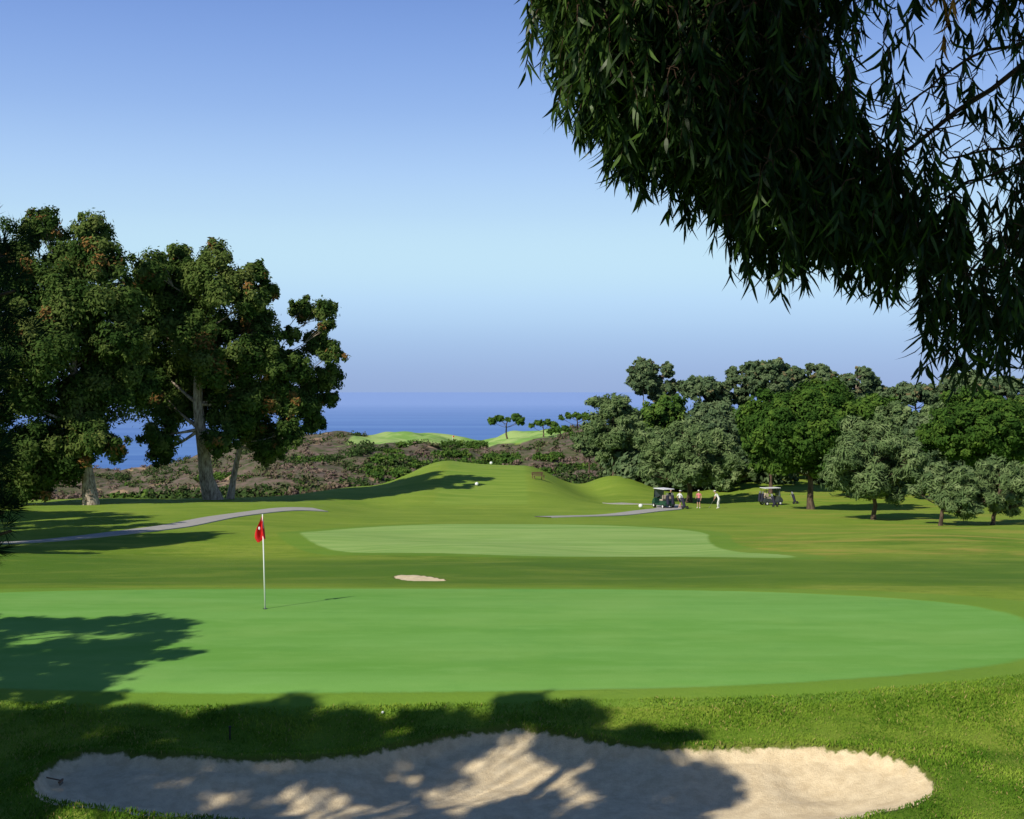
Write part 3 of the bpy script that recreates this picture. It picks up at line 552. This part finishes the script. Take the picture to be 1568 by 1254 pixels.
def person(name,px,d,rot,pose,shirt,pants,shorts=False,hat=None,club=False,sc=1.0):
    xx=(px-784)/F*d; T=empty(name,(xx,d,hz(xx,d)+.0),rot); T.scale=(sc,)*3
    if pose=='address':
        J=dict(pel=(0,-.08,.93),wa=(0,.0,1.08),ch=(0,.14,1.25),ne=(0,.27,1.42),he=(0,.34,1.52),
          hl=(-.1,-.08,.88),kl=(-.17,.03,.5),al=(-.19,-.04,.09),tl=(-.21,.13,.04),hr=(.1,-.08,.88),kr=(.17,.03,.5),ar=(.19,-.04,.09),tr=(.21,.13,.04),
          sl=(-.18,.2,1.36),el=(-.15,.34,1.1),wl=(-.03,.42,.88),pl=(.0,.44,.8),sr=(.18,.2,1.36),er=(.15,.34,1.08),wr=(.05,.42,.84),pr=(.02,.45,.75))
    else:
        s_=.13 if pose=='walk' else .0
        J=dict(pel=(0,0,.95),wa=(0,.0,1.1),ch=(0,.01,1.28),ne=(0,.0,1.46),he=(0,.02,1.56),
          hl=(-.1,0,.9),kl=(-.11,.05+s_,.5),al=(-.12,s_*1.6,.09),tl=(-.14,.16+s_*1.6,.04),hr=(.1,0,.9),kr=(.11,.03-s_*.3,.5),ar=(.12,-s_*1.8,.1),tr=(.14,.15-s_*1.8,.04),
          sl=(-.19,0,1.4),el=(-.25,-.04-s_,1.13),wl=(-.25,.1-s_,.9),pl=(-.25,.13-s_,.81),sr=(.19,0,1.4),er=(.25,.02+s_*.5,1.13),wr=(.2,.22+s_*.5,.98),pr=(.18,.3+s_*.5,.96))
    rad=dict(pel=.135,wa=.12,ch=.145,ne=.055,he=.06,hl=.09,kl=.06,al=.042,tl=.035,hr=.09,kr=.06,ar=.042,tr=.035,sl=.065,el=.042,wl=.028,pl=.034,sr=.065,er=.042,wr=.028,pr=.034)
    K=list(J); ed=[('pel','wa'),('wa','ch'),('ch','ne'),('ne','he'),('pel','hl'),('hl','kl'),('kl','al'),('al','tl'),('pel','hr'),('hr','kr'),('kr','ar'),('ar','tr'),('ch','sl'),('sl','el'),('el','wl'),('wl','pl'),('ch','sr'),('sr','er'),('er','wr'),('wr','pr')]
    me=bpy.data.meshes.new('body'); me.from_pydata([J[k_] for k_ in K],[(K.index(a),K.index(c)) for a,c in ed],[])
    o=bpy.data.objects.new('body',me); bpy.context.scene.collection.objects.link(o)
    o.modifiers.new('s','SKIN'); o.modifiers.new('d','SUBSURF').levels=2
    if me.skin_vertices:
        for i_,k_ in enumerate(K): me.skin_vertices[0].data[i_].radius=(rad[k_],rad[k_]*(.75 if k_ in('ch','wa') else 1)); me.skin_vertices[0].data[i_].use_root=(k_=='pel')
    dg=bpy.context.evaluated_depsgraph_get(); m2=bpy.data.meshes.new_from_object(o.evaluated_get(dg)); bpy.data.objects.remove(o)
    o=bpy.data.objects.new('body',m2); bpy.context.scene.collection.objects.link(o); o.parent=T
    m2.materials.clear()
    for m_ in (shirt,pants,skin,white): m2.materials.append(m_)
    for p in m2.polygons:
        c=p.center; best=9;bi=0
        for a,e in ed:
            A_,B_=Vector(J[a]),Vector(J[e]); t_=max(0,min(1,(c-A_).dot(B_-A_)/(B_-A_).length_squared)); dd=(A_+(B_-A_)*t_-c).length
            if dd<best: best=dd; bi=(a,e,t_)
        a,e,t_=bi
        if e in('tl','tr'): r_=3
        elif e in('al','ar'): r_=2 if shorts else 1
        elif e in('kl','kr'): r_=2 if (shorts and t_>.75) else 1
        elif e in('hl','hr'): r_=1
        elif e=='wa': r_=1 if t_<.3 else 0
        elif e in('wl','wr','pl','pr','he'): r_=2
        elif e in('el','er'): r_=0 if t_<.7 else 2
        else: r_=0
        p.material_index=r_; p.use_smooth=True
    h=Vector(J['he'])+Vector((0,.02,.08))
    part('head',T,sph(h,.105,(.78,.92,1.12)),skin,smooth=True)
    part('nose',T,cyl(h+Vector((0,.09,-.01)),h+Vector((0,.125,-.025)),.016,.01,8),skin)
    for q,sx in enumerate((-1,1)):
        part('eye_%d'%q,T,sph(h+Vector((.032*sx,.088,.012)),.011,sub=2),dark); part('ear_%d'%q,T,sph(h+Vector((.083*sx,0,-.005)),.025,(.4,.8,1.1),2),skin)
    part('mouth',T,boxbm(h+Vector((0,.088,-.055)),(.045,.01,.01)),pink)
    part('hair',T,sph(h+Vector((0,-.018,.028)),.108,(.82,.9,1.0)),hair,smooth=True)
    if hat: part('cap',T,sph(h+Vector((0,-.005,.065)),.106,(.86,1,.62)),hat,smooth=True); part('visor',T,boxbm(h+Vector((0,.13,.055)),(.13,.11,.012)),hat,.004)
    for s_ in 'lr':
        a=Vector(J['p'+s_]); dd=(a-Vector(J['w'+s_])).normalized(); side=dd.cross(Vector((0,0,1) if abs(dd.z)<.8 else (0,1,0))).normalized(); up_=dd.cross(side)
        for q in range(4):
            b0=a+side*(.025-.017*q)+dd*.015; m_=b0+dd*(.045+.006*(1.5-abs(q-1.5))); e_=m_+dd*.015-up_*.028
            part('finger_%s_%d_base'%(s_,q),T,cyl(b0,m_,.009,.008,8),skin); part('finger_%s_%d_tip'%(s_,q),T,cyl(m_,e_,.008,.006,8),skin)
        b0=a+side*.03-dd*.02; part('thumb_%s'%s_,T,cyl(b0,b0+side*.03+dd*.035-up_*.01,.011,.008,8),skin)
    if club:
        a=Vector(J['pl'])+Vector((0,0,.05)); e_=Vector((.02,.95,.02)); part('club_shaft',T,cyl(a,e_,.012,.008,8),steel); part('club_head',T,boxbm(e_+Vector((.03,0,.03)),(.11,.05,.06)),steel,.01)
person('golfer',1100,118,math.radians(60),'address',whitec,whitec,hat=white,club=True)
person('golfer',1070,118.5,math.radians(150),'stand',pink,dark,shorts=True,hat=white)
person('golfer',1041,118,math.radians(-60),'walk',whitec,dark,hat=white,shorts=True)
person('golfer',1027,120,math.radians(200),'stand',dark,dark)
xx,d=(693-784)/F*372,372; T=empty('golf_flag',(xx,d,hz(xx,d))); part('flagstick',T,cyl((0,0,0),(0,0,2.2),.05),white); part('flag_cloth',T,boxbm((.25,0,1.95),(.5,.04,.4)),red)
# ------------------------------------------------------------------ sun, sky, camera
el=math.radians(38); dx,dy=.65,.76
sun=bpy.data.lights.new('sun','SUN'); sun.energy=4.8; sun.angle=math.radians(.5); sun.color=(1,.94,.82)
so=bpy.data.objects.new('sun',sun); bpy.context.scene.collection.objects.link(so)
so.rotation_euler=Vector((dx*math.cos(el),dy*math.cos(el),-math.sin(el))).to_track_quat('-Z','Y').to_euler()
w=bpy.data.worlds.new('World'); bpy.context.scene.world=w; w.use_nodes=True; t=w.node_tree; t.nodes.clear()
ou=t.nodes.new('ShaderNodeOutputWorld'); bg=t.nodes.new('ShaderNodeBackground'); sk=t.nodes.new('ShaderNodeTexSky'); sk.sky_type='NISHITA'; sk.sun_disc=False
sk.sun_elevation=el; sk.sun_rotation=math.atan2(-dx,-dy)%(2*math.pi); sk.air_density=1; sk.dust_density=.2; sk.ozone_density=3
tc=t.nodes.new('ShaderNodeTexCoord'); sp_=t.nodes.new('ShaderNodeSeparateXYZ'); t.links.new(tc.outputs['Generated'],sp_.inputs[0])
cr=t.nodes.new('ShaderNodeValToRGB'); t.links.new(sp_.outputs[2],cr.inputs[0]); cr.color_ramp.interpolation='B_SPLINE'
K=[(0,(.26,.40,.74)),(.025,(.31,.47,.81)),(.055,(.43,.64,.94)),(.095,(.60,.86,1.08)),(.14,(.56,.80,1.06)),(.22,(.31,.50,.92)),(.32,(.17,.31,.75)),(.42,(.05,.12,.33)),(1,(.02,.05,.15))]
e=cr.color_ramp.elements; e[0].position=K[0][0]; e[0].color=K[0][1]+(1,); e[1].position=1; e[1].color=K[-1][1]+(1,)
for p,c in K[1:-1]: q=e.new(p); q.color=c+(1,)
vm=t.nodes.new('ShaderNodeVectorMath'); vm.operation='SCALE'; vm.inputs['Scale'].default_value=1/.08; t.links.new(cr.outputs[0],vm.inputs[0])
mx=t.nodes.new('ShaderNodeMix'); mx.data_type='RGBA'; mx.inputs[0].default_value=.86; t.links.new(sk.outputs[0],mx.inputs[6]); t.links.new(vm.outputs[0],mx.inputs[7])
bg.inputs[1].default_value=.08; t.links.new(mx.outputs[2],bg.inputs[0]); t.links.new(bg.outputs[0],ou.inputs[0])
cam=bpy.data.cameras.new('camera'); co=bpy.data.objects.new('camera',cam); bpy.context.scene.collection.objects.link(co)
cam.sensor_width=36; cam.lens=36*F/1568; cam.shift_y=-29/1568; cam.clip_end=200000; cam.clip_start=.1
co.location=(0,0,0); co.rotation_euler=(math.radians(90),0,0); bpy.context.scene.camera=co
vs_=bpy.context.scene.view_settings; vs_.view_transform='Standard'; vs_.look='None'; vs_.exposure=0
print('TOTAL FACES',TOT)
